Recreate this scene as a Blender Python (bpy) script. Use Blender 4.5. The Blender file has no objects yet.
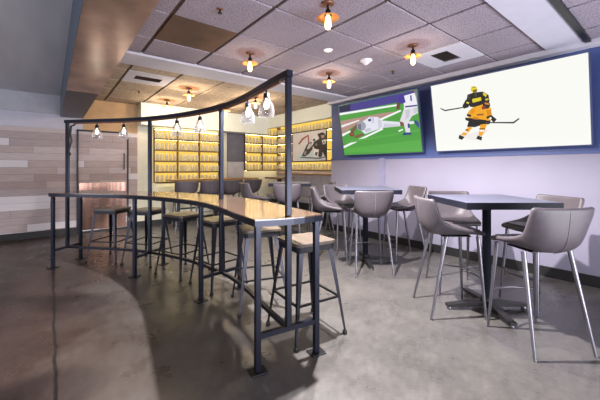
import bpy, bmesh, math, random
from mathutils import Vector, Matrix
random.seed(7)
S = bpy.context.scene
COL = S.collection
PI = math.pi
YAW = math.radians(38.6)
SN, CS = math.sin(YAW), math.cos(YAW)
CAMZ, F, HX, HY = 1.17, 312.0, 300.0, 168.0
ZC = 2.42                                   # ceiling height

def W(r, f, z=0.0):
    """room point from distance to the right (r) and ahead (f) of where the photographer stood"""
    return Vector((CS*r + SN*f, -SN*r + CS*f, z))

def lin(c):
    return tuple(((v/255.0)/12.92 if v/255.0 <= .04045 else ((v/255.0+.055)/1.055)**2.4) for v in c)

# ------------------------------------------------------------------ materials
def new_mat(name):
    m = bpy.data.materials.new(name); m.use_nodes = True
    return m, m.node_tree, m.node_tree.nodes['Principled BSDF']

def mat(name, c, rough=.5, metal=0.0, var=.12, scale=8.0, bump=0.0, spec=.5, coat=0.0, stretch=(1,1,1)):
    m, nt, b = new_mat(name)
    c = lin(c)
    tc = nt.nodes.new('ShaderNodeTexCoord'); mp = nt.nodes.new('ShaderNodeMapping')
    mp.inputs['Scale'].default_value = stretch
    nt.links.new(tc.outputs['Object'], mp.inputs['Vector'])
    nz = nt.nodes.new('ShaderNodeTexNoise'); nz.inputs['Scale'].default_value = scale; nz.inputs['Detail'].default_value = 5
    nt.links.new(mp.outputs[0], nz.inputs['Vector'])
    rp = nt.nodes.new('ShaderNodeValToRGB')
    rp.color_ramp.elements[0].position = .3; rp.color_ramp.elements[1].position = .7
    rp.color_ramp.elements[0].color = tuple(max(0, v*(1-var)) for v in c)+(1,)
    rp.color_ramp.elements[1].color = tuple(min(1, v*(1+var)) for v in c)+(1,)
    nt.links.new(nz.outputs['Fac'], rp.inputs['Fac']); nt.links.new(rp.outputs['Color'], b.inputs['Base Color'])
    b.inputs['Roughness'].default_value = rough; b.inputs['Metallic'].default_value = metal
    b.inputs['Specular IOR Level'].default_value = spec; b.inputs['Coat Weight'].default_value = coat
    if bump:
        bp = nt.nodes.new('ShaderNodeBump'); bp.inputs['Strength'].default_value = bump; bp.inputs['Distance'].default_value = .004
        nt.links.new(nz.outputs['Fac'], bp.inputs['Height']); nt.links.new(bp.outputs[0], b.inputs['Normal'])
    return m

def emis(name, c, s=1.0):
    m, nt, b = new_mat(name)
    b.inputs['Base Color'].default_value = (.02,.02,.02,1)
    b.inputs['Emission Color'].default_value = lin(c)+(1,); b.inputs['Emission Strength'].default_value = s
    b.inputs['Roughness'].default_value = .6; b.inputs['Specular IOR Level'].default_value = .1
    return m

def mth(nt, op, a, b=None, cl=False):
    n = nt.nodes.new('ShaderNodeMath'); n.operation = op; n.use_clamp = cl
    for i, v in enumerate((a, b)):
        if v is None: continue
        if isinstance(v, (int, float)): n.inputs[i].default_value = v
        else: nt.links.new(v, n.inputs[i])
    return n.outputs[0]

def mixc(nt, fac, a, b, mode='MIX'):
    n = nt.nodes.new('ShaderNodeMix'); n.data_type = 'RGBA'; n.blend_type = mode
    for k, v in ((0, fac), (6, a), (7, b)):
        if isinstance(v, (int, float)): n.inputs[k].default_value = v
        elif isinstance(v, tuple): n.inputs[k].default_value = v if len(v) == 4 else v+(1,)
        else: nt.links.new(v, n.inputs[k])
    return n.outputs[2]

def noise(nt, vec, scale, detail=4, rough=.5):
    n = nt.nodes.new('ShaderNodeTexNoise'); n.inputs['Scale'].default_value = scale
    n.inputs['Detail'].default_value = detail; n.inputs['Roughness'].default_value = rough
    nt.links.new(vec, n.inputs['Vector']); return n.outputs['Fac']

def ramp(nt, fac, stops):
    n = nt.nodes.new('ShaderNodeValToRGB'); e = n.color_ramp.elements
    while len(e) < len(stops): e.new(.5)
    for k, (p, c) in enumerate(stops):
        e[k].position = p; e[k].color = tuple(c)[:3]+(1,)
    nt.links.new(fac, n.inputs['Fac']); return n.outputs['Color']

def floor_mat():
    m, nt, b = new_mat('polished_stained_concrete')
    tc = nt.nodes.new('ShaderNodeTexCoord'); v = tc.outputs['Object']
    sx = nt.nodes.new('ShaderNodeSeparateXYZ'); nt.links.new(v, sx.inputs[0])
    big = noise(nt, v, .8, 5, .6); mid = noise(nt, v, 3.2, 7, .65); fine = noise(nt, v, 26, 6, .7)
    base = ramp(nt, mid, [(.25, lin((80,77,77))), (.5, lin((90,87,86))), (.75, lin((99,96,94)))])
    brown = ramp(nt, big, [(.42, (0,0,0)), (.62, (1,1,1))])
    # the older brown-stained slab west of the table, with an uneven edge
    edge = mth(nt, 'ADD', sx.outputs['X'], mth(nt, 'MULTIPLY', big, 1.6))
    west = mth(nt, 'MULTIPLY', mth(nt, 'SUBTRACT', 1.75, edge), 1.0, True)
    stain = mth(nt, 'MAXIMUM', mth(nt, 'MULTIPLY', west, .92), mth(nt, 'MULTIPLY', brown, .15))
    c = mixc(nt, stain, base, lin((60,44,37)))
    c = mixc(nt, .45, c, ramp(nt, big, [(.3, (.28,.28,.28)), (.7, (.72,.72,.72))]), 'OVERLAY')
    cl = noise(nt, v, 9, 6, .7)
    c = mixc(nt, .28, c, ramp(nt, cl, [(.3, (.3,.3,.3)), (.7, (.7,.7,.7))]), 'OVERLAY')
    c = mixc(nt, .4, c, ramp(nt, fine, [(.3, (.26,.26,.26)), (.7, (.74,.74,.74))]), 'OVERLAY')
    # saw-cut joints
    j = mth(nt, 'ADD', sx.outputs['X'], mth(nt, 'MULTIPLY', mth(nt, 'SUBTRACT', mid, .5), .05))
    d = mth(nt, 'ABSOLUTE', mth(nt, 'SUBTRACT', j, .02))
    jm = mth(nt, 'LESS_THAN', d, .009)
    c = mixc(nt, jm, c, lin((38,33,32)))
    # a few pale paint scuffs
    sp = noise(nt, v, 4.0, 1, .3)
    c = mixc(nt, mth(nt, 'MULTIPLY', mth(nt, 'GREATER_THAN', sp, .83), .35), c, lin((190,182,172)))
    nt.links.new(c, b.inputs['Base Color'])
    rr = ramp(nt, mid, [(.3, (.22,)*3), (.7, (.42,)*3)])
    nt.links.new(rr, b.inputs['Roughness'])
    return m

def plank_mat(name, axis='X', tint=None):
    m, nt, b = new_mat(name)
    tc = nt.nodes.new('ShaderNodeTexCoord'); sx = nt.nodes.new('ShaderNodeSeparateXYZ'); nt.links.new(tc.outputs['Object'], sx.inputs[0])
    RH = .118
    u = sx.outputs[axis]
    row = mth(nt, 'FLOOR', mth(nt, 'DIVIDE', sx.outputs['Z'], RH))
    wn = nt.nodes.new('ShaderNodeTexWhiteNoise'); wn.noise_dimensions = '1D'; nt.links.new(row, wn.inputs['W'])
    uo = mth(nt, 'ADD', u, mth(nt, 'MULTIPLY', wn.outputs['Value'], 2.1))
    col = mth(nt, 'FLOOR', mth(nt, 'DIVIDE', uo, 1.15))
    w2 = nt.nodes.new('ShaderNodeTexWhiteNoise'); w2.noise_dimensions = '2D'
    cb = nt.nodes.new('ShaderNodeCombineXYZ'); nt.links.new(row, cb.inputs[0]); nt.links.new(col, cb.inputs[1]); nt.links.new(cb.outputs[0], w2.inputs['Vector'])
    c = ramp(nt, w2.outputs['Value'], [(0, lin((166,148,146))), (.22, lin((182,166,164))), (.45, lin((172,158,160))), (.66, lin((194,182,184))), (.85, lin((216,210,216)))])
    c.node.color_ramp.interpolation = 'CONSTANT'
    mp = nt.nodes.new('ShaderNodeMapping'); mp.inputs['Scale'].default_value = (1.5,1.5,30) ; nt.links.new(tc.outputs['Object'], mp.inputs['Vector'])
    g = noise(nt, mp.outputs[0], 3.5, 6, .65)
    c = mixc(nt, .38, c, ramp(nt, g, [(.3, (.25,.22,.22)), (.7, (.7,.7,.7))]), 'OVERLAY')
    fz = mth(nt, 'FRACT', mth(nt, 'DIVIDE', sx.outputs['Z'], RH)); fu = mth(nt, 'FRACT', mth(nt, 'DIVIDE', uo, 1.15))
    gap = mth(nt, 'MAXIMUM', mth(nt, 'LESS_THAN', fz, .035), mth(nt, 'LESS_THAN', fu, .004))
    c = mixc(nt, mth(nt, 'MULTIPLY', gap, .6), c, lin((60,50,52)))
    nt.links.new(c, b.inputs['Base Color']); b.inputs['Roughness'].default_value = .6
    return m

def tile_mat(name, lo, hi, scale=55):
    m, nt, b = new_mat(name)
    tc = nt.nodes.new('ShaderNodeTexCoord'); v = tc.outputs['Object']
    n = noise(nt, v, scale, 3, .7); big = noise(nt, v, 1.3, 3)
    c = ramp(nt, n, [(.36, lin(lo)), (.52, lin(hi))])
    c = mixc(nt, .35, c, ramp(nt, big, [(.3, (.38,)*3), (.7, (.62,)*3)]), 'OVERLAY')
    nt.links.new(c, b.inputs['Base Color']); b.inputs['Roughness'].default_value = .95; b.inputs['Specular IOR Level'].default_value = .15
    bp = nt.nodes.new('ShaderNodeBump'); bp.inputs['Strength'].default_value = .5; bp.inputs['Distance'].default_value = .004
    nt.links.new(n, bp.inputs['Height']); nt.links.new(bp.outputs[0], b.inputs['Normal'])
    return m

def wood_mat(name, a, bcol, rough=.35, coat=0.0, stretch=(2,22,8)):
    m, nt, b = new_mat(name)
    tc = nt.nodes.new('ShaderNodeTexCoord'); mp = nt.nodes.new('ShaderNodeMapping'); mp.inputs['Scale'].default_value = stretch
    nt.links.new(tc.outputs['Object'], mp.inputs['Vector'])
    g = noise(nt, mp.outputs[0], 2.2, 6, .65)
    nt.links.new(ramp(nt, g, [(.3, lin(a)), (.7, lin(bcol))]), b.inputs['Base Color'])
    b.inputs['Roughness'].default_value = rough; b.inputs['Coat Weight'].default_value = coat; b.inputs['Coat Roughness'].default_value = .1
    return m

def glass_mat(name, c=(235,235,240), white=.25, rough=.05, base=(235,235,238)):
    m, nt, b = new_mat(name)
    out = nt.nodes['Material Output']
    tr = nt.nodes.new('ShaderNodeBsdfTransparent'); tr.inputs[0].default_value = lin(c)+(1,)
    b.inputs['Base Color'].default_value = lin(base)+(1,); b.inputs['Roughness'].default_value = rough
    lw = nt.nodes.new('ShaderNodeLayerWeight'); lw.inputs['Blend'].default_value = .35
    fac = mth(nt, 'ADD', mth(nt, 'MULTIPLY', lw.outputs['Facing'], .45), white, True)
    mx = nt.nodes.new('ShaderNodeMixShader'); nt.links.new(fac, mx.inputs[0]); nt.links.new(tr.outputs[0], mx.inputs[1]); nt.links.new(b.outputs[0], mx.inputs[2])
    nt.links.new(mx.outputs[0], out.inputs['Surface'])
    return m

M = {}
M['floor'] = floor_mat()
M['plank'] = plank_mat('whitewashed_planks')
M['tile'] = tile_mat('speckled_ceiling_tile', (100,94,108), (164,154,166), 95)
M['glow_tinted_tile'] = tile_mat('smooth_glow_tinted_ceiling_tile', (150,134,120), (184,166,148), 30)  # smoother far tiles, glow of lamps and jar shelves put into their colour
M['grid'] = mat('bronze_ceiling_grid', (80,58,44), .5, .3)
M['white'] = mat('white_gypsum', (196,194,208), .8, var=.03)
M['soffit'] = mat('pale_soffit_paint', (226,230,220), .8, var=.03)
M['brown_tile'] = mat('brown_panel', (88,62,48), .8, var=.45, scale=2.5)
M['left_ceiling'] = mat('grey_blue_plaster', (186,186,194), .5, var=.10, scale=1.5, stretch=(3,.6,1))
M['beam_side'] = mat('blue_grey_beam_paint', (78,90,108), .45, var=.1)
M['beam'] = mat('brushed_bronze_sheet', (154,124,108), .32, .4, var=.4, scale=3, stretch=(1.6,1,1))
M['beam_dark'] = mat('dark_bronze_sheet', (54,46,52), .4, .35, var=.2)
M['lilac'] = mat('lilac_grey_paint', (134,130,150), .55, var=.05, scale=2)
M['cover'] = mat('cable_cover_paint', (128,126,154), .55)
M['slate'] = mat('slate_blue_paint', (64,79,132), .5, var=.1, scale=2)
M['upper'] = mat('grey_upper_paint', (178,178,188), .7, var=.05)
M['lamp_lit'] = mat('lamp_lit_upper_paint', (196,160,120), .7, var=.08)  # orange lamp glow above the door, put into the paint colour
M['pale'] = mat('pale_cream_paint', (222,220,202), .6, var=.05)
M['black'] = mat('black_base', (24,22,24), .5, var=.1)
M['steel'] = mat('dark_blued_steel', (34,37,52), .32, .5, var=.15)
M['black_steel'] = mat('blackened_steel', (32,32,38), .40, .5, var=.15)
M['gun'] = mat('gunmetal', (52,52,62), .34, .75, var=.12)
M['chrome'] = mat('brushed_steel_leg', (118,116,124), .33, .85, var=.05)
M['leather'] = mat('grey_leather', (78,71,78), .5, var=.08, scale=30, bump=.15)
M['seam'] = mat('pale_stitching', (118,110,114), .6)
M['lam'] = mat('grey_blue_laminate', (88,89,110), .45, var=.06)
M['lam_edge'] = mat('dark_table_edge', (20,21,34), .6, spec=.2)
M['bar_top'] = wood_mat('lacquered_bar_wood', (68,52,43), (104,80,64), .14, .6)
M['seat_wood'] = wood_mat('worn_seat_wood', (70,61,56), (102,90,82), .32)
M['table_wood'] = wood_mat('golden_table_wood', (132,98,56), (168,128,72), .3)
M['dark_wood'] = wood_mat('dark_shelf_wood', (84,66,50), (108,84,62), .5)
M['copper'] = mat('aged_copper', (128,90,70), .45, .7, var=.15)
M['kick'] = mat('copper_kick_plate', (104,80,70), .16, .9, var=.45, scale=3, stretch=(9,1,.3))
M['shade'] = glass_mat('amber_shade', (255,222,176), white=.3, rough=.3, base=(236,176,110))
M['bulb'] = emis('bulb_glow', (255,214,140), 7)
M['bulb_soft'] = emis('small_bulb_glow', (255,226,176), 4)
M['down'] = emis('downlight_glow', (255,244,224), 5)
M['glass'] = glass_mat('pendant_glass', white=.03, base=(120,121,126))
M['jar'] = glass_mat('jar_glass', (250,248,238), white=.42, rough=.2)
_nt = M['jar'].node_tree; _tl = _nt.nodes.new('ShaderNodeBsdfTranslucent'); _tl.inputs[0].default_value = (.95,.94,.9,1)
_mx = _nt.nodes.new('ShaderNodeMixShader'); _mx.inputs[0].default_value = .55
_ms = [n for n in _nt.nodes if n.type == 'MIX_SHADER' and n != _mx][0]
_nt.links.new(_nt.nodes['Principled BSDF'].outputs[0], _mx.inputs[1]); _nt.links.new(_tl.outputs[0], _mx.inputs[2]); _nt.links.new(_mx.outputs[0], _ms.inputs[2])
M['led'] = emis('warm_led', (255,232,180), 15)
M['backlit'] = emis('backlit_yellow_panel', (240,196,84), 1.1)
M['panel_dark'] = mat('slate_panel', (98,98,112), .5)
M['panel_light'] = mat('pale_grey_panel', (176,176,186), .5)
M['booth'] = mat('grey_vinyl', (132,130,142), .5)
M['tv_frame'] = mat('tv_bezel', (70,76,110), .35, .3)
M['plastic'] = mat('white_plastic', (222,218,222), .5, var=.03)

_em = {}
def em(c):
    if c not in _em: _em[c] = emis('screen_colour_%d_%d_%d' % c, c, 0.97)
    return _em[c]
_ink = {}
def ink(c):
    if c not in _ink: _ink[c] = mat('print_colour_%d_%d_%d' % c, c, .45, var=.05)
    return _ink[c]

# ------------------------------------------------------------------ mesh helpers
class MB:
    def __init__(s): s.v = []; s.f = []; s.m = []; s.sm = []
    def add(s, vs, fs, mi=0, smooth=False):
        o = len(s.v); s.v += [tuple(v) for v in vs]
        for f in fs: s.f.append([o+i for i in f]); s.m.append(mi); s.sm.append(smooth)
        return s
    def box(s, x0, x1, y0, y1, z0, z1, mi=0, mtx=None):
        vs = [Vector((x, y, z)) for z in (z0, z1) for y in (y0, y1) for x in (x0, x1)]
        if mtx: vs = [mtx @ v for v in vs]
        return s.add(vs, [(0,2,3,1),(4,5,7,6),(0,1,5,4),(2,6,7,3),(0,4,6,2),(1,3,7,5)], mi)
    def prism(s, poly, z0, z1, mi=0, top=None):
        n = len(poly); a = sum(poly[i][0]*poly[(i+1)%n][1]-poly[(i+1)%n][0]*poly[i][1] for i in range(n))
        if a < 0: poly = poly[::-1]
        vs = [(x, y, z0) for x, y in poly]+[(x, y, z1) for x, y in poly]
        s.add(vs, [[i, (i+1)%n, n+(i+1)%n, n+i] for i in range(n)]+[list(range(n))[::-1]], mi)
        s.add([(x, y, z1) for x, y in poly], [list(range(n))], mi if top is None else top)
        return s
    def tube(s, path, rad, n=10, mi=0, smooth=True, square=False, ref=None):
        path = [Vector(p) for p in path]; k = len(path)
        if not isinstance(rad, (list, tuple)): rad = [rad]*k
        vs = []; up = Vector(ref) if ref else None
        if square: n = 4
        for i, p in enumerate(path):
            t = (path[min(i+1, k-1)]-path[max(i-1, 0)]).normalized()
            if up is None: up = Vector((0,0,1)) if abs(t.z) < .9 else Vector((1,0,0))
            a = up-t*up.dot(t)
            if a.length < 1e-4: a = Vector((1,0,0))-t*t.x
            a.normalize(); b = t.cross(a); up = a
            for j in range(n):
                ang = 2*PI*(j+.5)/n if square else 2*PI*j/n
                q = rad[i]*(math.sqrt(2) if square else 1)
                vs.append(p+a*(math.cos(ang)*q)+b*(math.sin(ang)*q))
        fs = [[i*n+j, i*n+(j+1)%n, (i+1)*n+(j+1)%n, (i+1)*n+j] for i in range(k-1) for j in range(n)]
        s.add(vs, fs, mi, smooth and not square)
        s.add(vs[:n], [list(range(n))[::-1]], mi); s.add(vs[-n:], [list(range(n))], mi)
        return s
    def lathe(s, prof, n=20, mi=0, c=(0,0,0), smooth=True, caps=(True, True)):
        vs = []; k = len(prof)
        for r, z in prof:
            for j in range(n):
                a = 2*PI*j/n; vs.append((c[0]+r*math.cos(a), c[1]+r*math.sin(a), c[2]+z))
        s.add(vs, [[i*n+j, i*n+(j+1)%n, (i+1)*n+(j+1)%n, (i+1)*n+j] for i in range(k-1) for j in range(n)], mi, smooth)
        if caps[0]: s.add(vs[:n], [list(range(n))[::-1]], mi)
        if caps[1]: s.add(vs[-n:], [list(range(n))], mi)
        return s
    def build(s, name, mats, parent=None, bevel=0, kind=None):
        me = bpy.data.meshes.new(name); me.from_pydata(s.v, [], s.f)
        for m_ in (mats if isinstance(mats, (list, tuple)) else [mats]): me.materials.append(m_)
        for p, mi, sm in zip(me.polygons, s.m, s.sm): p.material_index = mi; p.use_smooth = sm
        me.update()
        o = bpy.data.objects.new(name, me); COL.objects.link(o)
        if parent is not None: o.parent = parent
        if bevel:
            b = o.modifiers.new('bevel', 'BEVEL'); b.width = bevel; b.segments = 2; b.limit_method = 'ANGLE'
        if kind: o['kind'] = kind
        return o

def fix_normals(o):
    bm = bmesh.new(); bm.from_mesh(o.data); bmesh.ops.recalc_face_normals(bm, faces=bm.faces); bm.to_mesh(o.data); bm.free()

def box(x0, x1, y0, y1, z0, z1): return MB().box(x0, x1, y0, y1, z0, z1)

def struct(name, mb, m, parent=None, bevel=0):
    return mb.build(name, m, parent, bevel, None if parent else 'structure')

def tag(o, label, cat, group=None):
    o['label'] = label; o['category'] = cat
    if group: o['group'] = group
    return o

def thing(name, label, cat, loc=(0,0,0), rz=0.0, group=None):
    o = bpy.data.objects.new(name, None); COL.objects.link(o); o.empty_display_size = .1
    o.location = loc; o.rotation_euler = (0, 0, rz)
    return tag(o, label, cat, group)

def copy_tree(o, parent=None):
    c = o.copy(); COL.objects.link(c)
    if parent is not None: c.parent = parent
    for ch in list(o.children): copy_tree(ch, c)
    return c

def put(first, used, loc, rz, label, group=None):
    """place the first one, afterwards copies of it"""
    o = first if not used else copy_tree(first)
    used.append(o)
    o.location = loc; o.rotation_euler = (0, 0, rz); o['label'] = label
    if group: o['group'] = group
    return o

# ------------------------------------------------------------------ room shell
BY = 6.85            # back wall
RX = 4.18            # right wall
XL = -4.5            # left end of what is built
YF = -2.5
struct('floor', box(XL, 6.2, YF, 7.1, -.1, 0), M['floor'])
# plank wall and what is above it
struct('wall_back', box(XL, 1.34, BY, BY+.15, 0, 1.85), M['plank'])
struct('wall_back_upper', box(XL, .45, BY-.012, BY+.15, 1.85, 2.1), M['white'])
struct('wall_back_header', box(XL, .16, BY-.05, BY+.15, 2.1, ZC), M['upper'])
struct('wall_back_lintel', box(.45, 1.34, BY-.012, BY+.15, 1.85, ZC), M['lamp_lit'])
struct('wall_back_cream', box(1.34, 4.9, BY, BY+.15, 0, ZC), M['pale'])
struct('wall_alcove', box(4.69, 4.85, 4.28, BY, 0, ZC), M['lilac'])
struct('wall_right', box(RX, RX+.2, YF, 4.28, 0, 1.33), M['lilac'])
struct('wall_right_upper', box(RX+.015, RX+.2, YF, 4.28, 1.33, ZC), M['slate'])
struct('wall_alcove_header', box(RX, RX+.1, 4.28, BY, 2.14, ZC), M['soffit'])
struct('wall_cream_header', box(1.34, RX, BY-.33, BY, 2.0, ZC), M['soffit'])
struct('baseboard_back', box(XL, 1.34, BY-.015, BY, 0, .11), M['black'])
struct('baseboard_cream', box(1.34, 4.69, BY-.015, BY, 0, .11), M['black'])
struct('baseboard_right', box(RX-.015, RX, YF, 4.28, 0, .11), M['black'])
struct('trim_1', box(RX-.10, RX+.015, YF, 4.28, ZC-.06, ZC), M['white'], bevel=.006)       # cornice above the screens
struct('trim_2', box(RX-.012, RX+.015, YF, 4.28, 1.315, 1.345), M['slate'])
struct('trim_3', box(RX-.014, RX, 3.05, 3.16, .11, 1.33), M['cover'])                     # flat cable cover on the wall
# beam
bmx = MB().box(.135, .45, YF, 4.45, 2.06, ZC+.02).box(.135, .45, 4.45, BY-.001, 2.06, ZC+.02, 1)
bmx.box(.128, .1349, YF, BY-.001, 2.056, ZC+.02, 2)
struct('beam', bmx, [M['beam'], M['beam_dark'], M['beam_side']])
struct('ceiling_left', box(XL, .1279, YF, 7.0, ZC, ZC+.08), M['left_ceiling'])
# ceiling tiles: recessed grid with real gaps
P = .605
xs = [.45, .77]+[.77+.6*k for k in range(1, 6)]+[RX+.02]
def yl(a, b):
    g = [1.42+.61*k for k in range(-8, 12)]
    return [a]+[y for y in g if a+.06 < y < b-.06]+[b]
VENT = [(3.17, 3.77, 1.42, 2.03), (.77, 1.37, 4.47, 5.08)]
BROWN = (.77, 1.37, 2.64, 3.25)
tl = MB(); holes = []
for a, b in ((YF, .645), (.945, 3.75), (4.16, BY)):
    ys = yl(a, b)
    for i in range(len(xs)-1):
        for j in range(len(ys)-1):
            x0, x1, y0, y1 = xs[i], xs[i+1], ys[j], ys[j+1]
            c = ((x0+x1)/2, (y0+y1)/2)
            if any(v[0] < c[0] < v[1] and v[2] < c[1] < v[3] for v in VENT+[BROWN]): continue
            g = .014
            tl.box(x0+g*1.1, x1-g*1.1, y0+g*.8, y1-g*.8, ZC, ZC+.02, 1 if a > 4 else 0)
struct('ceiling', tl, [M['tile'], M['glow_tinted_tile']], bevel=.004)
struct('ceiling_grid', box(.45, RX+.3, YF, BY, ZC+.015, ZC+.05), M['grid'])
struct('trim_4', box(.45, RX+.02, .645, .945, ZC-.02, ZC+.015), M['white'])
struct('trim_6', box(.45, RX+.02, .600, .6449, ZC-.03, ZC+.0149), M['black_steel'])
struct('trim_5', box(.45, RX-.1, 3.75, 4.16, ZC-.02, ZC+.015), M['white'])
struct('ceiling_alcove', box(RX+.1, 4.9, 4.28, BY, ZC, ZC+.05), M['soffit'])
fb = tag(MB().box(BROWN[0]+.012, BROWN[1]-.012, BROWN[2]+.01, BROWN[3]-.01, ZC, ZC+.02).build('ceiling_panel', M['brown_tile']),
         'smooth brown ceiling panel set among the speckled grey tiles', 'ceiling panel')

# door in the plank wall
dr = thing('door_1', 'plank clad door', 'door', (.77, BY, 0)); dr['kind'] = 'structure'
for k in ('label', 'category'): del dr[k]
MB().box(-.385, .385, -.02, 0, .03, 1.83).build('door_panel', M['plank'], dr)
MB().box(-.41, -.385, -.035, 0, 0, 1.86).box(.385, .41, -.035, 0, 0, 1.86).box(-.41, .41, -.035, 0, 1.83, 1.86).build('door_frame', M['black_steel'], dr)
MB().box(-.375, .36, -.026, -.02, .05, .9).build('kick_plate', M['kick'], dr)
MB().tube([(.33,-.022,1.15),(.33,-.06,1.15),(.33,-.06,1.45),(.33,-.022,1.45)], .009, 8).build('handle', M['gun'], dr)

# ------------------------------------------------------------------ back shelves
def shelf_unit(name, label, loc, rz, width, zs, ztop, bays, depth=.17):
    t = thing(name, label, 'shelf', loc, rz)
    MB().box(0, width, -.015, 0, zs[0]-.02, ztop).build('back_panel', M['backlit'], t)
    for z in zs:
        MB().box(0, width, -depth, -.015, z-.018, z).box(0, width, -depth, -depth+.012, z-.03, z-.0181).build('shelf', M['dark_wood'], t)
        MB().box(.02, width-.02, -.105, -.09, z-.026, z-.0185).build('light_strip', M['led'], t)
    MB().box(.02, width-.02, -.035, -.018, ztop-.026, ztop-.0185).build('light_strip', M['led'], t)
    for k in range(bays+1):
        x = k*width/bays
        MB().box(max(0, x-.008), min(width, x+.008), -.11, -.016, zs[0], ztop).build('divider', M['dark_wood'], t)
    return t
ZL = [.885, 1.10, 1.32, 1.545, 1.77]
ZR = [1.13, 1.335, 1.56, 1.785, 2.01]
shelf_unit('shelf_unit', 'yellow backlit jar shelf on the cream wall left of the slate panel', (1.63, BY-.001, 0), 0, 1.4, ZL, 1.98, 3)
shelf_unit('shelf_unit', 'yellow backlit jar shelf on the back wall right of the slate panel', (3.68, BY-.001, 0), 0, 1.0, ZR, 2.3, 2)
shelf_unit('shelf_unit', 'yellow backlit jar shelf on the alcove side wall behind the hockey picture', (4.689, BY-.18, 0), -PI/2, 2.3, ZR, 2.3, 1)
# jars
jar0 = MB().lathe([(.004,.002),(.031,.002),(.036,.012),(.036,.095),(.026,.115),(.029,.140),(.025,.140),(.022,.115),(.032,.095),(.032,.014),(.004,.012)], 12, caps=(True, True)).build('glass_jar', M['jar'])
tag(jar0, '', 'jar')
used_j = []
ORD = ['lowest', 'second lowest', 'middle', 'second highest', 'top']
def jar(x, y, z, where, lev):
    put(jar0, used_j, (x, y, z), 0, 'clear glass jar on %s shelf of the %s' % (ORD[lev], where), 'glass jars on the %s shelf of the %s' % (ORD[lev], where))
for lv, z in enumerate(ZL):
    for b_ in range(3):
        for k in range(5):
            jar(1.63+.4667*b_+.062+.0855*k+random.uniform(-.006,.006), BY-.10, z+.0005, 'backlit unit left of the slate panel', lv)
for lv, z in enumerate(ZR):
    for b_ in range(2):
        for k in range(5):
            jar(3.68+.5*b_+.062+.093*k+random.uniform(-.006,.006), BY-.10, z+.0005, 'backlit unit right of the slate panel', lv)
for lv, z in enumerate(ZR):
    n = 20 if lv in (0, 4) else 9
    for k in range(n):
        yy = BY-.18-.06-.1045*k
        if min(abs((BY-.18-yy)-q*.575) for q in (0,4)) < .053: continue
        jar(4.689-.10, yy, z+.0005, 'alcove side unit', lv)
# slate panel between the units
pn = thing('wall_panel', 'slate grey panel with pale lower half between the two backlit units', 'panel', (3.25, BY-.03, 0))
MB().box(0, .42, -.03, .029, 1.32, 2.0).build('upper_panel', M['panel_dark'], pn, .004)
MB().box(0, .42, -.03, .029, .93, 1.315).build('lower_panel', M['panel_light'], pn, .004)

# ------------------------------------------------------------------ flat pictures (screens and print)
CAM0 = Vector((0, 0, CAMZ))
def ray(px, py):
    return W((px-HX)/F, 1.0, (HY-py)/F)
class Flat:
    """a flat picture surface: origin = lower left, u right, v up; shapes are measured off the photograph's own picture"""
    def __init__(s, o, u, v):
        s.o, s.u, s.v = Vector(o), Vector(u), Vector(v); s.n = s.u.cross(s.v).normalized(); s.lv = 0; s.mb = MB(); s.mats = []
    def mi(s, m):
        if m not in s.mats: s.mats.append(m)
        return s.mats.index(m)
    def uv(s, px, py):
        d = ray(px, py); t = (s.o-CAM0).dot(s.n)/d.dot(s.n); p = CAM0+d*t-s.o
        return max(.004, min(.996, p.dot(s.u)/s.u.length_squared)), max(.006, min(.994, p.dot(s.v)/s.v.length_squared))
    def at(s, u, v): return s.o+s.u*u+s.v*v+s.n*(.0004*s.lv)
    def base(s, m):
        s.mb.add([s.at(0,0), s.at(1,0), s.at(1,1), s.at(0,1)], [(0,1,2,3)], s.mi(m)); s.lv += 1
    def poly(s, pts, m):
        s.mb.add([s.at(*s.uv(*p)) for p in pts], [list(range(len(pts)))], s.mi(m)); s.lv += 1
    def disc(s, c, r, m, ry=None):
        s.poly([(c[0]+r*math.cos(a*PI/8), c[1]+(ry or r)*math.sin(a*PI/8)) for a in range(16)], m)

def tv(label, y0, y1, draw):
    zb, zt, xb, xt = 1.40, 2.262, 4.12, 3.965
    t = thing('television', label, 'television', (0,0,0))
    # solid case behind the tilted screen
    tilt = Vector((xt-xb, 0, zt-zb)); nrm = Vector((-(zt-zb), 0, xt-xb)).normalized()
    def slab(name, grow, d0, d1, m):
        vs = []
        for d in (d0, d1):
            for a, b_ in ((y1+grow, -grow), (y0-grow, -grow), (y0-grow, 1), (y1+grow, 1)):
                p = Vector((xb, a, zb))+tilt*(b_ if b_ != 1 else 1+grow)-nrm*d; vs.append(p)
        return MB().add(vs, [(0,1,2,3),(7,6,5,4),(0,4,5,1),(1,5,6,2),(2,6,7,3),(3,7,4,0)]).build(name, m, t)
    slab('casing', .012, .002, .045, M['tv_frame'])
    MB().box(xb+.03, RX+.014, (y0+y1)/2-.2, (y0+y1)/2+.2, 1.65, 2.0).build('wall_bracket', M['black'], t)
    fl = Flat(Vector((xb, y1, zb)), Vector((0, y0-y1, 0)), tilt)
    draw(fl)
    fl.mb.build('screen', fl.mats, t)
    return t

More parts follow.
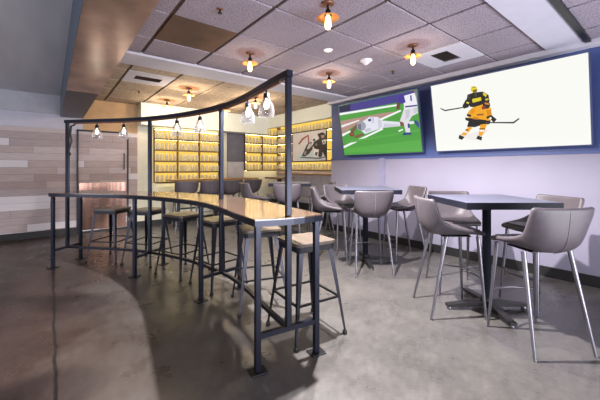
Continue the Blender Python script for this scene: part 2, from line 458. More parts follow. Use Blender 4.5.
def draw_football(fl):
    Z = lambda pts: [(335+x/5.337, 85+y/5.337) for x, y in pts]
    D = lambda c, r: ((335+c[0]/5.337, 85+c[1]/5.337), r/5.337)
    fl.base(em((78,158,66)))
    fl.poly(Z([(0,200),(0,90),(470,0),(470,92),(330,94),(25,152)]), em((70,62,138)))
    fl.poly(Z([(22,112),(82,100),(82,136),(25,146)]), em((40,38,70)))
    fl.poly(Z([(25,150),(330,103),(330,112),(25,162)]), em((240,245,240)))
    fl.poly(Z([(30,192),(250,150),(335,140),(300,165),(130,200),(36,262)]), em((176,140,130)))
    fl.poly(Z([(34,215),(130,185),(130,192),(36,228)]), em((235,230,228)))
    fl.poly(Z([(36,262),(110,228),(112,236),(40,275)]), em((240,245,240)))
    fl.poly(Z([(240,180),(350,132),(354,140),(245,190)]), em((240,245,240)))
    fl.poly(Z([(46,326),(252,230),(258,237),(46,338)]), em((245,248,245)))
    fl.poly(Z([(338,243),(362,234),(365,240),(342,250)]), em((240,245,240)))
    fl.poly(Z([(60,300),(465,235),(465,245),(62,312)]), em((88,168,72)))
    fl.poly(Z([(46,340),(468,290),(468,352),(48,362)]), em((86,170,70)))
    # diving player
    fl.poly(Z([(80,245),(118,206),(130,216),(96,256)]), em((120,84,70)))
    fl.poly(Z([(100,272),(152,256),(156,268),(112,284)]), em((128,88,70)))
    fl.poly(Z([(345,196),(375,194),(386,210),(362,220),(346,214)]), em((126,84,66)))
    fl.poly(Z([(372,198),(420,192),(425,206),(380,212)]), em((232,230,238)))
    fl.poly(Z([(146,196),(185,170),(228,170),(256,190),(347,197),(350,219),(262,228),(232,236),(192,250),(162,262),(140,242)]), em((226,226,238)))
    fl.poly(Z([(176,184),(206,172),(210,184),(182,196)]), em((60,60,112)))
    fl.poly(Z([(228,178),(250,190),(252,222),(234,232)]), em((205,205,218)))
    fl.disc(*D((142,219), 25), em((156,160,172)))
    fl.poly(Z([(122,212),(140,206),(142,240),(126,236)]), em((110,112,128)))
    fl.disc(*D((92,262), 13), em((112,56,44)))
    fl.poly(Z([(160,236),(190,228),(196,240),(164,254)]), em((196,196,212)))
    fl.poly(Z([(262,206),(340,210),(344,218),(262,226)]), em((204,204,216)))
    fl.poly(Z([(190,172),(204,168),(214,200),(200,206)]), em((206,206,222)))
    fl.poly(Z([(86,256),(100,254),(102,268),(88,268)]), em((150,86,70)))
    # standing player
    fl.poly(Z([(372,122),(444,114),(446,150),(412,166),(398,192),(404,252),(380,252),(368,200),(348,192)]), em((222,220,226)))
    fl.poly(Z([(368,58),(440,38),(448,118),(370,128)]), em((236,234,242)))
    fl.poly(Z([(402,56),(410,54),(414,84),(406,86)]), em((62,58,140)))
    fl.poly(Z([(378,134),(404,130),(398,170),(380,186)]), em((200,198,208)))
    fl.poly(Z([(420,122),(444,118),(444,146),(424,152)]), em((202,200,210)))
    fl.poly(Z([(376,112),(446,104),(447,112),(377,120)]), em((60,56,130)))
    fl.poly(Z([(390,206),(400,204),(402,228),(392,230)]), em((62,58,140)))
    fl.poly(Z([(336,68),(370,54),(380,92),(352,102)]), em((66,52,150)))
    fl.poly(Z([(333,92),(352,96),(346,132),(330,128)]), em((110,66,58)))
    fl.poly(Z([(424,28),(449,22),(449,86),(436,70)]), em((150,112,96)))
    fl.poly(Z([(366,254),(408,252),(413,264),(364,268)]), em((52,66,130)))
    fl.poly(Z([(428,184),(448,196),(458,224),(446,226),(428,204)]), em((62,70,150)))

def draw_hockey(fl):
    Z = lambda pts: [(430+x/5.33, 75+y/5.33) for x, y in pts]
    D = lambda c, r: ((430+c[0]/5.33, 75+c[1]/5.33), r/5.33)
    K, Yl, O, Wt = (34,32,30), (226,206,40), (242,168,32), (244,242,232)
    fl.base(em((247,247,242)))
    fl.poly(Z([(150,330),(300,290),(310,300),(240,350)]), em((238,234,228)))
    fl.poly(Z([(58,176),(80,186),(176,170),(176,176),(80,193),(54,180)]), em(K))
    fl.poly(Z([(200,105),(230,94),(282,88),(312,106),(318,140),(300,168),(240,172),(215,170),(193,142)]), em(K))
    fl.poly(Z([(192,130),(214,140),(206,172),(180,180),(173,164)]), em(K))
    fl.poly(Z([(225,128),(272,118),(274,136),(228,148)]), em(Yl))
    fl.poly(Z([(284,92),(304,104),(298,118),(282,104)]), em(Yl))
    fl.poly(Z([(196,142),(210,146),(206,154),(194,150)]), em(Yl))
    fl.disc(*D((235,77), 18), em(Yl))
    fl.poly(Z([(228,80),(252,76),(252,88),(232,96)]), em((120,96,40)))
    fl.poly(Z([(206,248),(325,238),(318,262),(272,268),(240,278),(198,276)]), em(K))
    fl.poly(Z([(226,174),(290,154),(326,176),(331,216),(322,242),(222,246),(196,216),(206,194)]), em(O))
    fl.poly(Z([(188,226),(300,240),(318,250),(300,256),(220,252),(190,240)]), em(K))
    fl.poly(Z([(250,208),(288,204),(288,216),(252,218)]), em((196,120,40)))
    fl.disc(*D((302,160), 20), em((46,40,44)))
    fl.poly(Z([(276,168),(296,166),(294,182),(278,184)]), em((150,60,40)))
    fl.poly(Z([(206,276),(228,280),(192,322),(164,320)]), em(O))
    fl.poly(Z([(270,264),(306,260),(292,300),(277,326),(260,322)]), em(O))
    fl.poly(Z([(186,296),(204,302),(198,310),(180,304)]), em(Wt))
    fl.poly(Z([(268,292),(292,292),(288,302),(266,302)]), em(Wt))
    fl.poly(Z([(158,318),(186,330),(172,346),(153,338)]), em(K))
    fl.poly(Z([(256,322),(280,330),(276,349),(248,340)]), em(K))
    fl.poly(Z([(318,204),(357,236),(342,254),(314,226)]), em(K))
    fl.poly(Z([(240,100),(254,98),(250,116),(238,114)]), em((70,66,52)))
    fl.poly(Z([(206,112),(218,106),(216,128),(204,132)]), em((62,60,54)))
    fl.poly(Z([(292,122),(312,116),(316,140),(300,150)]), em((58,56,50)))
    fl.poly(Z([(296,128),(313,124),(315,131),(298,136)]), em(Yl))
    fl.poly(Z([(222,182),(246,176),(232,206),(214,204)]), em((226,146,22)))
    fl.poly(Z([(300,186),(326,184),(328,214),(310,226)]), em((222,140,20)))
    fl.poly(Z([(200,206),(222,212),(220,224),(197,217)]), em(K))
    fl.poly(Z([(302,222),(330,212),(329,222),(306,234)]), em(K))
    fl.poly(Z([(232,222),(262,226),(258,238),(230,234)]), em((206,128,24)))
    fl.poly(Z([(252,210),(286,206),(286,209),(252,213)]), em((90,60,30)))
    fl.poly(Z([(292,146),(316,150),(320,160),(296,156)]), em((214,130,30)))
    fl.poly(Z([(194,288),(208,292),(204,297),(190,293)]), em(K))
    fl.poly(Z([(266,284),(296,284),(295,289),(266,289)]), em(K))
    fl.poly(Z([(226,62),(244,62),(246,68),(224,68)]), em((180,160,34)))
    fl.poly(Z([(318,228),(328,222),(332,232),(322,240)]), em(Wt))
    fl.poly(Z([(300,250),(446,249),(476,228),(480,234),(449,258),(300,256)]), em((70,70,74)))

tv('television with green field football picture beside the alcove', 2.375, 3.88, draw_football)
tv('television with white ice hockey picture, nearer end of the right wall', .605, 2.165, draw_hockey)

# hockey print in the alcove
def picture():
    y0, y1, z0, z1, x = 4.73, 5.87, 1.33, 1.98, 4.47
    t = thing('framed_picture', 'black framed photo print of hockey players in front of the alcove jars', 'picture')
    MB().box(x+.004, x+.03, y0, y1, z0, z1).build('backing', M['black'], t)
    g = .018
    MB().box(x-.006, x+.0035, y0-g, y0, z0-g, z1+g).box(x-.006, x+.0035, y1, y1+g, z0-g, z1+g).box(x-.006, x+.0035, y0, y1, z0-g, z0).box(x-.006, x+.0035, y0, y1, z1, z1+g).build('frame', M['black'], t)
    MB().box(x+.03, 4.5185, y1-.1, y1-.06, z1-.12, z1-.05).build('hanger', M['black'], t)
    fl = Flat((x, y1, z0), (0, y0-y1, 0), (0, 0, z1-z0))
    Z = lambda pts: [(290+a/6.67, 110+b/6.67) for a, b in pts]
    K = (34,32,36)
    fl.base(ink((226,222,226)))
    fl.poly(Z([(50,290),(270,270),(270,330),(50,342)]), ink((206,226,236)))
    fl.poly(Z([(55,225),(80,190),(120,165),(126,170),(88,198),(62,232)]), ink((150,70,60)))
    fl.poly(Z([(118,168),(126,166),(128,232),(120,236)]), ink((160,74,62)))
    G1, G2, Wh = (92,88,92), (150,148,154), (238,238,242)
    fl.poly(Z([(112,232),(134,214),(156,216),(150,262),(128,292),(100,310),(78,308),(96,268)]), ink((58,54,58)))
    fl.poly(Z([(126,226),(142,220),(146,240),(124,262),(112,258)]), ink((206,204,208)))
    fl.poly(Z([(96,276),(110,270),(108,298),(92,302)]), ink(G2))
    fl.poly(Z([(150,188),(182,172),(196,214),(176,242),(144,234)]), ink(Wh))
    fl.poly(Z([(152,196),(166,188),(172,204),(156,212)]), ink(G1))
    fl.poly(Z([(160,214),(188,196),(212,236),(196,268),(164,256),(152,236)]), ink(K))
    fl.poly(Z([(166,226),(180,220),(186,236),(172,242)]), ink((120,116,120)))
    fl.poly(Z([(184,160),(216,148),(246,156),(250,190),(226,196),(196,188)]), ink(K))
    fl.poly(Z([(190,190),(246,186),(262,236),(258,296),(240,322),(226,292),(206,264),(192,238)]), ink((40,38,42)))
    fl.poly(Z([(200,256),(218,266),(216,312),(196,316),(182,292)]), ink((54,52,58)))
    fl.poly(Z([(164,260),(194,262),(190,300),(172,322),(156,300)]), ink(Wh))
    fl.poly(Z([(172,280),(188,282),(180,306),(166,300)]), ink(G1))
    fl.poly(Z([(206,170),(228,166),(232,184),(212,188)]), ink((186,140,120)))
    fl.poly(Z([(228,152),(244,156),(246,170),(232,168)]), ink(G2))
    fl.poly(Z([(214,202),(242,196),(248,224),(222,230)]), ink(Wh))
    fl.poly(Z([(222,206),(230,204),(234,222),(226,224)]), ink(K))
    fl.poly(Z([(240,262),(256,256),(258,280),(244,288)]), ink((176,172,178)))
    fl.poly(Z([(220,296),(236,320),(222,326),(212,312)]), ink(Wh))
    fl.poly(Z([(70,312),(200,318),(262,306),(262,314),(198,327),(72,320)]), ink((112,112,120)))
    fl.mb.build('print', fl.mats, t)
picture()

# ------------------------------------------------------------------ bar table with canopy rail
N = [(-2.89,3.65), (-1.78,3.36), (-.871,2.745), (-.243,1.79)]
FR = [(-2.82,4.01), (-1.66,3.79), (-.59,3.045), (.102,1.978)]
MID = [((a[0]+b[0])/2, (a[1]+b[1])/2) for a, b in zip(N, FR)]
def spline(pts, n=12, ext=0.0):
    p = [Vector((a, b, 0)) for a, b in pts]
    p = [p[0]*2-p[1]]+p+[p[-1]*2-p[-2]]
    # soften the phantom end points so the ends keep curving
    p[-1] = p[-2]+(p[-2]-p[-3]).lerp(Vector((p[-2]-p[-3])), .5)
    out = []
    for i in range(1, len(p)-2):
        for k in range(n):
            t = k/n; a, b, c, d = p[i-1:i+3]
            out.append(.5*((2*b)+(c-a)*t+(2*a-5*b+4*c-d)*t*t+(3*b-a-3*c+d)*t**3))
    out.append(p[-2]); return out
bt = thing('bar_table', 'long curved wood-topped bar table with steel legs and overhead lamp rail', 'bar table')
near, far = spline(N), spline(FR)
def off(path, other, d):
    res = []
    for i, p in enumerate(path):
        t = (path[min(i+1, len(path)-1)]-path[max(i-1, 0)]).normalized(); n = Vector((-t.y, t.x, 0))
        if (other[i]-p).dot(n) > 0: n = -n
        res.append(p+n*d)
    return res
no, fo = off(near, far, .03), off(far, near, .03)
t0 = (near[0]-near[1]).normalized()*.03; t1 = (near[-1]-near[-2]).normalized()*.03
no[0] += t0; fo[0] += t0; no[-1] += t1; fo[-1] += t1
bulge = [(no[-1].lerp(fo[-1], k/6)+(t1.normalized()*.035*math.sin(PI*k/6))) for k in range(1, 6)]
outl = no+bulge+fo[::-1]
poly = [tuple(W(p.x, p.y))[:2] for p in outl]
TOPZ = .88
MB().prism(poly, TOPZ-.008, TOPZ).build('tabletop', M['bar_top'], bt)
MB().prism(poly, TOPZ-.042, TOPZ-.0082).build('edge_band', M['steel'], bt)
def bar(path, rad, name, m, parent=bt, square=True, n=10): 
    return MB().tube(path, rad, n, square=square, ref=None).build(name, m, parent)
def post(p, z0, z1, w, name, m, parent, ang):
    mt = Matrix.Translation(Vector((p.x, p.y, 0))) @ Matrix.Rotation(ang, 4, 'Z')
    return MB().box(-w, w, -w, w, z0, z1, 0, mt).build(name, m, parent, .003), mt
RAILZ = .205
for a, b, c in zip(N, FR, MID):
    pa, pb, pc = W(*a), W(*b), W(*c)
    d = (pb-pa).normalized(); ang = math.atan2(d.y, d.x)
    for p in (pa, pb):
        o, mt = post(p, .006, TOPZ-.042, .0165, 'leg', M['steel'], bt, ang)
        f_ = MB().box(-.05, .05, -.04, .04, 0, .008, 0, mt).build('foot_plate', M['black_steel'], o, .002)
    MB().tube([pa+d*.0166+Vector((0,0,RAILZ)), pb-d*.0166+Vector((0,0,RAILZ))], .014, square=True).build('crossbar', M['steel'], bt)
    post(pc, RAILZ+.0142, TOPZ-.0425, .0165, 'post', M['steel'], bt, ang)
    post(pc, TOPZ+.0002, 1.718, .0165, 'post', M['steel'], bt, ang)
mid = spline(MID)
mp_ = [W(p.x, p.y, RAILZ) for p in mid]
MB().tube(mp_, .0135, square=True).build('foot_rail', M['steel'], bt)
ro = [p.copy() for p in mid]; ro[0] = ro[0]+(ro[0]-ro[1]).normalized()*.03; ro[-1] = ro[-1]+(ro[-1]-ro[-2]).normalized()*.02
rl = MB(); top = [W(p.x, p.y, 1.739) for p in ro]
rl.tube(top, .019, square=True)
rl.build('overhead_rail', M['steel'], bt)
# wooden lamp strip along the underside of the rail
wp = [W(p.x, p.y, 1.7125) for p in ro[1:-1]]
MB().tube(wp, .0068, square=True).build('lamp_strip', M['copper'], bt)
# flexible cable down the far left post
q = W(MID[0][0]+.05, MID[0][1])
ang0 = 0
cb = [W(MID[0][0]+.11, MID[0][1]-.02, 1.70), W(MID[0][0]+.06, MID[0][1]-.02, 1.68), W(MID[0][0]+.05, MID[0][1]-.02, 1.6), W(MID[0][0]+.065, MID[0][1]-.02, 1.5), W(MID[0][0]+.032, MID[0][1]-.02, 1.38), W(MID[0][0]+.03, MID[0][1]-.02, 1.1), W(MID[0][0]+.03, MID[0][1]-.02, TOPZ)]
MB().tube(cb, .011, 8).build('cable', M['steel'], bt)
MB().tube([W(MID[0][0]+.02, MID[0][1]-.02, 1.34), W(MID[0][0]+.045, MID[0][1]-.02, 1.34)], .022, 10).build('cable_clamp', M['steel'], bt)

# pendants hanging from that rail
def rail_at(px):
    best = min(range(len(ro)), key=lambda i: abs(HX+F*ro[i].x/ro[i].y-px))
    i = best; j = i+1 if HX+F*ro[i].x/ro[i].y < px else i-1
    j = max(0, min(len(ro)-1, j)); a, b = ro[i], ro[j]
    xa, xb = HX+F*a.x/a.y, HX+F*b.x/b.y
    k = 0 if xa == xb else (px-xa)/(xb-xa)
    return a.lerp(b, k)
pd0 = thing('pendant_lamp', '', 'pendant lamp', group=None)
MB().tube([(0,0,.0), (0,0,-.022)], .008, 8).lathe([(.012,-.02),(.021,-.024),(.021,-.05),(.024,-.056)], 14).build('lamp_holder', M['gun'], pd0)
MB().lathe([(.024,-.056),(.026,-.066),(.030,-.074),(.044,-.095),(.052,-.12),(.055,-.15),(.056,-.185),(.053,-.185),(.052,-.15),(.049,-.121),(.041,-.097),(.028,-.077),(.024,-.068),(.022,-.058)], 22, caps=(False, False)).build('glass_shade', M['glass'], pd0)
MB().lathe([(.008,-.056),(.012,-.075),(.021,-.095),(.022,-.112),(.014,-.126),(.003,-.131)], 12).build('bulb', M['bulb_soft'], pd0)
up = []
PEND = [(97,'first from the left end of the rail'), (124,'second from the left end of the rail'), (177,'third from the left, before the backlit jar shelf'),
        (200,'fourth from the left, before the backlit jar shelf'), (248,'fifth from the left, before the slate panel'), (266.5,'last, nearest the tall front post')]
for px, w in PEND:
    p = rail_at(px)
    put(pd0, up, W(p.x, p.y, 1.7055), 0, 'clear glass bell pendant, '+w, 'glass pendants under the bar rail')
    li = bpy.data.lights.new('pendant_light', 'POINT'); li.energy = 3; li.color = (1, .84, .62); li.shadow_soft_size = .025
    lo = bpy.data.objects.new('pendant_light', li); COL.objects.link(lo); lo.location = W(p.x, p.y, 1.7055-.15)

# ------------------------------------------------------------------ stools
def make_stool():
    t = thing('bar_stool', '', 'stool')
    H, h, b_ = .66, .152, .207
    def rr(s, r=.03, n=4):
        pts = []
        for cx, cy, a0 in ((1,1,0),(-1,1,90),(-1,-1,180),(1,-1,270)):
            for k in range(n+1):
                a = math.radians(a0+90*k/n); pts.append((cx*(s-r)+r*math.cos(a), cy*(s-r)+r*math.sin(a)))
        return pts
    MB().prism(rr(h+.006), H-.022, H).build('seat', M['seat_wood'], t, .004)
    MB().prism(rr(h), H-.06, H-.0222).build('seat_rim', M['black_steel'], t)
    for sx, sy in ((1,1),(-1,1),(-1,-1),(1,-1)):
        mb = MB(); n = 6; vs = []
        tp, bo = Vector((sx*(h-.012), sy*(h-.012), H-.0602)), Vector((sx*b_, sy*b_, .022))
        for i in range(n+1):
            k = i/n; c = tp.lerp(bo, k); w = .036*(1-k)**1.2+.015*(1-(1-k)**1.2); th = .004
            # V-section opening inwards
            o_ = c; ax = Vector((-sx, 0, 0))*w; ay = Vector((0, -sy, 0))*w
            vs += [o_+ax, o_, o_+ay, o_+ay+Vector((-sx*th,0,0)), o_+Vector((-sx*th,-sy*th,0)), o_+ax+Vector((0,-sy*th,0))]
        fs = [[i*6+j, i*6+(j+1)%6, (i+1)*6+(j+1)%6, (i+1)*6+j] for i in range(n) for j in range(6)]
        fs += [[5,4,3,2,1,0], [n*6+j for j in range(6)]]
        mb.add(vs, fs); lg = mb.build('leg', M['gun'], t); fix_normals(lg)
        MB().lathe([(.013,0),(.017,.004),(.017,.018),(.012,.026)], 10, c=(bo.x-sx*.006, bo.y-sy*.006, 0)).build('foot_cap', M['black'], lg)
    z = .262; k = (H-.06-z)/(H-.082); q_ = (h-.012)+(b_-h+.012)*k-.006
    for a, c in (((-q_,-q_),(q_,-q_)), ((q_,-q_),(q_,q_)), ((q_,q_),(-q_,q_)), ((-q_,q_),(-q_,-q_))):
        MB().tube([(a[0],a[1],z),(c[0],c[1],z)], .0065, square=True).build('stretcher', M['black_steel'], t)
    return t
st0 = make_stool(); us = []
STOOL = [(-2.40,4.0,-8,'first stool from the left end, by the plank wall'), (-1.90,3.90,-14,'second stool from the left, before the copper kick plate'),
         (-1.31,3.50,-30,'third stool from the left, pushed under the middle of the bar'), (-.825,3.16,-43,'fourth stool from the left, behind the third post'),
         (-.354,2.71,-70,'fifth stool from the left, next to the frontmost stool'), (.04,2.27,-58,'sixth and frontmost stool, beside the near end leg')]
for r, f, a, w in STOOL:
    put(st0, us, W(r, f), math.radians(a)-YAW, 'wood-seat metal bar stool, '+w, 'bar stools along the curved bar')

# ------------------------------------------------------------------ upholstered chairs
def make_chair():
    t = thing('bar_chair', '', 'chair')
    prof = [(.215,.642),(.20,.655),(.14,.656),(.05,.648),(-.05,.641),(-.13,.642),(-.18,.662),(-.208,.71),(-.220,.78),(-.228,.85),(-.233,.905),(-.235,.928)]
    kw = [.165,.178,.188,.198,.204,.206,.208,.212,.217,.220,.218,.208]
    kl = [.0,.006,.020,.042,.078,.115,.120,.105,.080,.058,.044,.040]
    n = 12; vs = []; m = len(prof)
    for i, (y, z) in enumerate(prof):
        a = Vector((0,)+prof[max(0, i-1)]); b = Vector((0,)+prof[min(m-1, i+1)]); tg = (b-a).normalized()
        nr = Vector((0, tg.z, -tg.y)); nr = nr if nr.z > 0 or nr.y > 0 else -nr
        for j in range(n+1):
            u = -1+2*j/n; s = abs(u)
            vs.append(Vector((u*kw[i]*(1-.10*s**4*(kl[i]/.12)*.7), y, z))+nr*kl[i]*s**3.2)
    fs = [[i*(n+1)+j, i*(n+1)+j+1, (i+1)*(n+1)+j+1, (i+1)*(n+1)+j] for i in range(m-1) for j in range(n)]
    sh = MB().add(vs, fs, 0, True).build('shell', M['leather'], t)
    fix_normals(sh)
    so = sh.modifiers.new('thick', 'SOLIDIFY'); so.thickness = .034; so.offset = 0
    sd = sh.modifiers.new('smooth', 'SUBSURF'); sd.levels = 1; sd.render_levels = 2
    # stitched seam up the outside of the back
    sp = []
    for i in range(5, m-1):
        y, z = prof[i]; a = Vector((0,)+prof[i-1]); b = Vector((0,)+prof[i+1]); tg = (b-a).normalized(); nr = Vector((0, tg.z, -tg.y))
        if nr.y < 0: nr = -nr
        sp.append(Vector((0, y, z))-nr*.0175)
    MB().tube(sp, .0022, 6).build('back_seam', M['seam'], t)
    # seat cushion
    cm = MB(); pts = [(.178,.195),(.15,-.03),(.13,-.12)]
    cm.prism([(-.155,.185),(-.165,.05),(-.155,-.06),(-.12,-.115),(.12,-.115),(.155,-.06),(.165,.05),(.155,.185)], .654, .684)
    cu = cm.build('seat_cushion', M['leather'], t, .012)
    # under frame
    MB().box(-.10,.10,-.08,.14,.617,.626).build('under_frame', M['black_steel'], t, .003)
    for sx in (-1, 1):
        for tp, bo in (((.150,.165,.634),(.192,.205,0)), ((.165,-.085,.632),(.205,-.218,0))):
            a = Vector((sx*tp[0], tp[1], tp[2])); b = Vector((sx*bo[0], bo[1], bo[2]))
            MB().tube([a, a.lerp(b, .5), b], [.015,.0125,.0085], 10).build('leg', M['chrome'], t)
    z = .27; k = 1-z/.634; fx = .150+.042*k; fy = .165+.04*k
    arc = [(-fx+2*fx*i/10, fy+.055*math.sin(PI*i/10), z) for i in range(11)]
    MB().tube(arc, .0075, 8).build('foot_bar', M['chrome'], t)
    return t
ch0 = make_chair(); uc = []
def chair(r, f, deg, label, group):
    """deg 0 = faces away from the photographer, 90 = faces left, -90 = faces right"""
    put(ch0, uc, W(r, f), math.radians(deg)-YAW, label, group)
G1, G2, G3, G4 = 'chairs around the nearest square table', 'chairs around the square table by the football screen', 'chairs around the pale square table', 'chairs along the golden communal table'
chair(1.235, 2.60, -92, 'grey leather bar chair left of the nearest square table, side on', G1)
chair(1.60, 2.12, 6, 'grey leather bar chair at the front of the nearest square table, back turned', G1)
chair(1.52, 3.08, 172, 'grey leather bar chair behind the nearest square table, facing the viewer', G1)
chair(2.05, 2.68, 98, 'grey leather bar chair right of the nearest square table, by the wall', G1)
chair(.79, 3.54, 2, 'grey leather bar chair back on before the table below the football screen', G2)
chair(.385, 3.97, -95, 'grey leather bar chair side on, left of the table below the football screen', G2)
chair(.60, 4.42, -160, 'grey leather bar chair behind the table below the football screen, mostly hidden', G2)
chair(1.36, 4.10, 100, 'brownish grey bar chair right of the table below the football screen', G2)
chair(-.20, 4.95, 0, 'grey bar chair back on before the pale table, beside the tall front post', G3)
chair(-.745, 5.22, -60, 'grey bar chair side on, left of the pale square table', G3)
chair(.36, 5.45, 95, 'brownish bar chair right of the pale square table', G3)
for x, w in ((1.99,'leftmost'), (2.46,'second from the left'), (2.92,'third from the left'), (3.38,'rightmost')):
    put(ch0, uc, (x, 6.02, 0), random.uniform(-.1,.1), 'grey bar chair at the golden communal table, %s of four' % w, G4)

# ------------------------------------------------------------------ square tables
def make_table():
    t = thing('square_table', '', 'table')
    h = .345
    MB().box(-h, h, -h, h, .885, .92).build('tabletop', M['lam'], t, .003)
    MB().box(-h-.004, h+.004, -h-.004, -h, .868, .918).box(-h-.004, h+.004, h, h+.004, .868, .918).box(-h-.004, -h, -h, h, .868, .918).box(h, h+.004, -h, h, .868, .918).box(-h, h, -h, h, .868, .8848).build('edge_band', M['lam_edge'], t)
    MB().lathe([(.033,.06),(.033,.84),(.06,.845),(.14,.855),(.14,.8678)], 18).build('column', M['lam_edge'], t)
    bs = MB()
    for k in range(4):
        mt = Matrix.Rotation(k*PI/2, 4, 'Z')
        vs = [Vector(p) for p in ((.03,-.032,.028),(.03,.032,.028),(.03,.032,.075),(.03,-.032,.075),(.335,-.024,.022),(.335,.024,.022),(.335,.024,.042),(.335,-.024,.042))]
        bs.add([mt@v for v in vs], [(0,1,2,3),(7,6,5,4),(0,4,5,1),(1,5,6,2),(2,6,7,3),(3,7,4,0)])
    bs.lathe([(.05,.026),(.05,.08),(.036,.10)], 16)
    b = bs.build('base', M['black'], t); fix_normals(b)
    for k in range(4):
        MB().lathe([(.02,0),(.022,.006),(.014,.024)], 12, c=(.31*math.cos(k*PI/2), .31*math.sin(k*PI/2), 0)).build('glide', M['chrome'], b)
    return t
tb0 = make_table(); ut = []
put(tb0, ut, W(1.555, 2.60), -YAW, 'square blue-grey table on a black cross base, nearest the viewer', 'square pedestal tables')
put(tb0, ut, W(.82, 3.91), -YAW, 'square blue-grey pedestal table below the football screen', 'square pedestal tables')
put(tb0, ut, W(-.17, 5.45), -YAW, 'pale square pedestal table seen behind the tall front post', 'square pedestal tables')
ct = thing('communal_table', 'long golden wood communal table in front of the back wall panels', 'table', (2.75, 6.32, 0))
MB().box(-.95, .95, -.18, .18, .915, .95).build('tabletop', M['table_wood'], ct, .004)
for x in (-.8, 0, .8):
    MB().box(x-.04, x+.04, -.04, .04, .02, .9148).build('leg', M['black'], ct)
    MB().box(x-.06, x+.06, -.07, .07, 0, .0198).build('foot_plate', M['black'], ct)
MB().tube([(-.7598,0,.36),(-.0402,0,.36)], .016, square=True).tube([(.0402,0,.36),(.7598,0,.36)], .016, square=True).build('foot_rail', M['black'], ct)
bo = thing('booth_bench', 'grey vinyl booth bench with wooden cap under the alcove shelves', 'bench', (4.44, 5.55, 0))
MB().box(.10, .245, -1.2, 1.1, .02, 1.02).build('backrest', M['booth'], bo, .01)
MB().box(.08, .247, -1.2, 1.1, 1.021, 1.045).build('cap', M['table_wood'], bo, .004)
MB().box(-.22, .0995, -1.2, 1.1, .42, .52).build('seat', M['booth'], bo, .015)
MB().box(-.18, .0995, -1.18, 1.08, 0, .4195).build('plinth', M['black'], bo)
dt = thing('booth_table', 'small dark topped table standing before the booth bench', 'table', (4.0, 5.75, 0))
MB().box(-.2, .2, -.3, .3, .93, .965).build('tabletop', M['dark_wood'], dt, .004)
MB().box(-.035, .035, -.035, .035, .02, .9298).build('column', M['black'], dt)
MB().box(-.18, .18, -.2, .2, 0, .0198).build('base', M['black'], dt)

# ------------------------------------------------------------------ ceiling fittings
def make_lamp():
    t = thing('ceiling_lamp', '', 'ceiling lamp')
    MB().lathe([(.002,0),(.048,0),(.048,-.012),(.03,-.018),(.004,-.018)][::-1], 20).build('canopy', M['copper'], t)
    MB().lathe([(.009,-.018),(.009,-.05),(.02,-.055),(.022,-.092),(.03,-.096)][::-1], 14).build('socket', M['black_steel'], t)
    MB().lathe([(.024,-.088),(.05,-.098),(.085,-.114),(.086,-.117),(.05,-.102),(.024,-.092)], 28, caps=(False, False)).build('shade', M['shade'], t)
    MB().lathe([(.014,-.097),(.018,-.115),(.024,-.15),(.025,-.175),(.018,-.195),(.004,-.203)][::-1], 14).build('bulb', M['bulb'], t)
    return t
lp0 = make_lamp(); ul = []
LAMPS = [(328,3,'largest and nearest to the viewer'), (250,53,'left of the tall front post, before the white band'), (329,73,'right of the tall front post, just past it'),
         (413,45,'beside the square air vent above the screens'), (189,88,'past the white band, above the jar shelf'), (167,100,'past the white band, leftmost of all'),
         (226,105,'far back, above the slate panel'), (255.5,98,'far back, second from the alcove')]
KEY = None
for px, py, w in LAMPS:
    f = (ZC-CAMZ)*F/(HY-py)
    if py in (105, 98): f = {105: 6.2, 98: 5.5}[py]
    p = W((px-HX)/F*f, f, ZC-.0002)
    put(lp0, ul, p, 0, 'amber dish ceiling lamp, '+w, 'amber dish ceiling lamps')
    li = bpy.data.lights.new('lamp_light', 'SPOT' if py == 3 else 'POINT'); li.energy = (16 if py > 97 else 9) if py > 70 else 4; li.color = (1, .80, .56); li.shadow_soft_size = .03
    if px < 200: li.energy = 14
    if py == 3: li.energy = 660; li.color = (1, .965, .94); li.shadow_soft_size = .025; li.spot_size = math.radians(158); li.spot_blend = .35
    lo = bpy.data.objects.new('lamp_light', li); COL.objects.link(lo); lo.location = (p.x, p.y, ZC-.235)

def ceil_at(px, py):
    f = (ZC-CAMZ)*F/(HY-py); return W((px-HX)/F*f, f, ZC)
p = ceil_at(328, 50)
t = thing('recessed_downlight', 'round recessed downlight between two amber ceiling lamps', 'downlight', p)
MB().lathe([(.036,-.006),(.05,-.006),(.054,-.0002),(.036,-.0002)], 24, caps=(False, False)).build('trim_ring', M['plastic'], t)
MB().lathe([(.002,-.003),(.036,-.003),(.036,-.0005),(.002,-.0005)], 24).build('lens', M['down'], t)
li = bpy.data.lights.new('downlight_beam', 'SPOT'); li.energy = 190; li.color = (1, .97, .94); li.shadow_soft_size = .025; li.spot_size = math.radians(140); li.spot_blend = .4
lo = bpy.data.objects.new('downlight_beam', li); COL.objects.link(lo); lo.location = (p.x, p.y, ZC-.02)
p = ceil_at(366, 60)
t = thing('smoke_detector', 'white cone shaped smoke detector on the ceiling tile', 'detector', p)
MB().lathe([(.07,-.0002),(.075,-.012),(.06,-.02)], 24).build('housing', M['plastic'], t)
MB().lathe([(.055,-.0202),(.03,-.045),(.006,-.06)], 24).build('cone', M['plastic'], t)
def sprinkler(px, py, label):
    t = thing('sprinkler_head', label, 'sprinkler', ceil_at(px, py))
    MB().lathe([(.026,-.0002),(.026,-.006),(.012,-.008)], 16).build('escutcheon', M['copper'], t)
    MB().lathe([(.007,-.008),(.007,-.03),(.018,-.031),(.018,-.034)], 12).build('deflector', M['black_steel'], t)
sprinkler(220, 9, 'copper sprinkler head on the ceiling near the brown panel')
sprinkler(393, 71, 'dark sprinkler head on the ceiling by the football screen')
sprinkler(139, 91, 'small sprinkler head past the white band near the bronze beam')
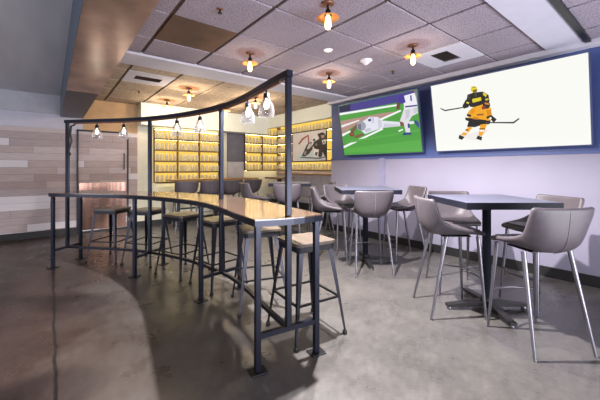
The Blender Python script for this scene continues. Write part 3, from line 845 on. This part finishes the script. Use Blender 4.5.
for (x0, x1, y0, y1), w in zip(VENT, ('above the screens', 'past the white band near the bronze beam')):
    t = thing('air_vent', 'square ceiling air vent in a white panel '+w, 'vent', ((x0+x1)/2, (y0+y1)/2, ZC))
    hx, hy = (x1-x0)/2-.012, (y1-y0)/2-.01; a, b = .17, .10
    MB().box(-hx, -a, -hy, hy, 0, .02).box(a, hx, -hy, hy, 0, .02).box(-a, a, -hy, -b, 0, .02).box(-a, a, b, hy, 0, .02).build('panel', M['white'], t)
    MB().box(-a, a, -b, b, .013, .0145).build('duct', M['black'], t)
    for k in range(7):
        y = -b+.016+k*(2*b-.032)/6
        mt = Matrix.Translation((0, y, .004)) @ Matrix.Rotation(math.radians(35), 4, 'X')
        MB().box(-a, a, -.008, .008, -.001, .001, 0, mt).build('slat', M['grid'], t)

# ------------------------------------------------------------------ light
def area(name, loc, target, sx, sy, e, c=(1,1,1)):
    li = bpy.data.lights.new(name, 'AREA'); li.shape = 'RECTANGLE'; li.size = sx; li.size_y = sy; li.energy = e; li.color = c
    o = bpy.data.objects.new(name, li); COL.objects.link(o); o.location = loc
    o.rotation_euler = (Vector(target)-Vector(loc)).to_track_quat('-Z', 'Y').to_euler()
    return o
area('fill_west', (-4.4, 3.0, .8), (0, 3.4, 2.3), 4, 1.4, 80, (.88,.91,1))  # unseen fill added at left, aimed up to brighten the plaster ceiling
area('fill_south', (1.6, -2.4, .6), (2.0, 1.8, 2.6), 5, 1.2, 150, (.93,.93,1)).data.spread = math.radians(110)  # added unseen uplight for the tiles, spread narrowed to spare the floor
w = bpy.data.worlds.new('room_world'); S.world = w; w.use_nodes = True
w.node_tree.nodes['Background'].inputs[0].default_value = (.78,.80,.92,1); w.node_tree.nodes['Background'].inputs[1].default_value = .20

# ------------------------------------------------------------------ camera
cam = bpy.data.cameras.new('camera'); co = bpy.data.objects.new('camera', cam); COL.objects.link(co)
cam.sensor_width = 36; cam.lens = 36*F/600; cam.shift_y = -(200-HY)/600; cam.clip_start = .05
co.location = (0, 0, CAMZ); co.rotation_euler = (PI/2, 0, -YAW)
S.camera = co
S.view_settings.view_transform = 'Standard'; S.view_settings.look = 'None'; S.view_settings.gamma = 1; S.view_settings.exposure = 0.06
S.view_settings.use_curve_mapping = False
S.cycles.use_denoising = True
S.cycles.max_bounces = 8; S.cycles.transparent_max_bounces = 16; S.cycles.sample_clamp_indirect = 4
S.cycles.caustics_reflective = False; S.cycles.caustics_refractive = False
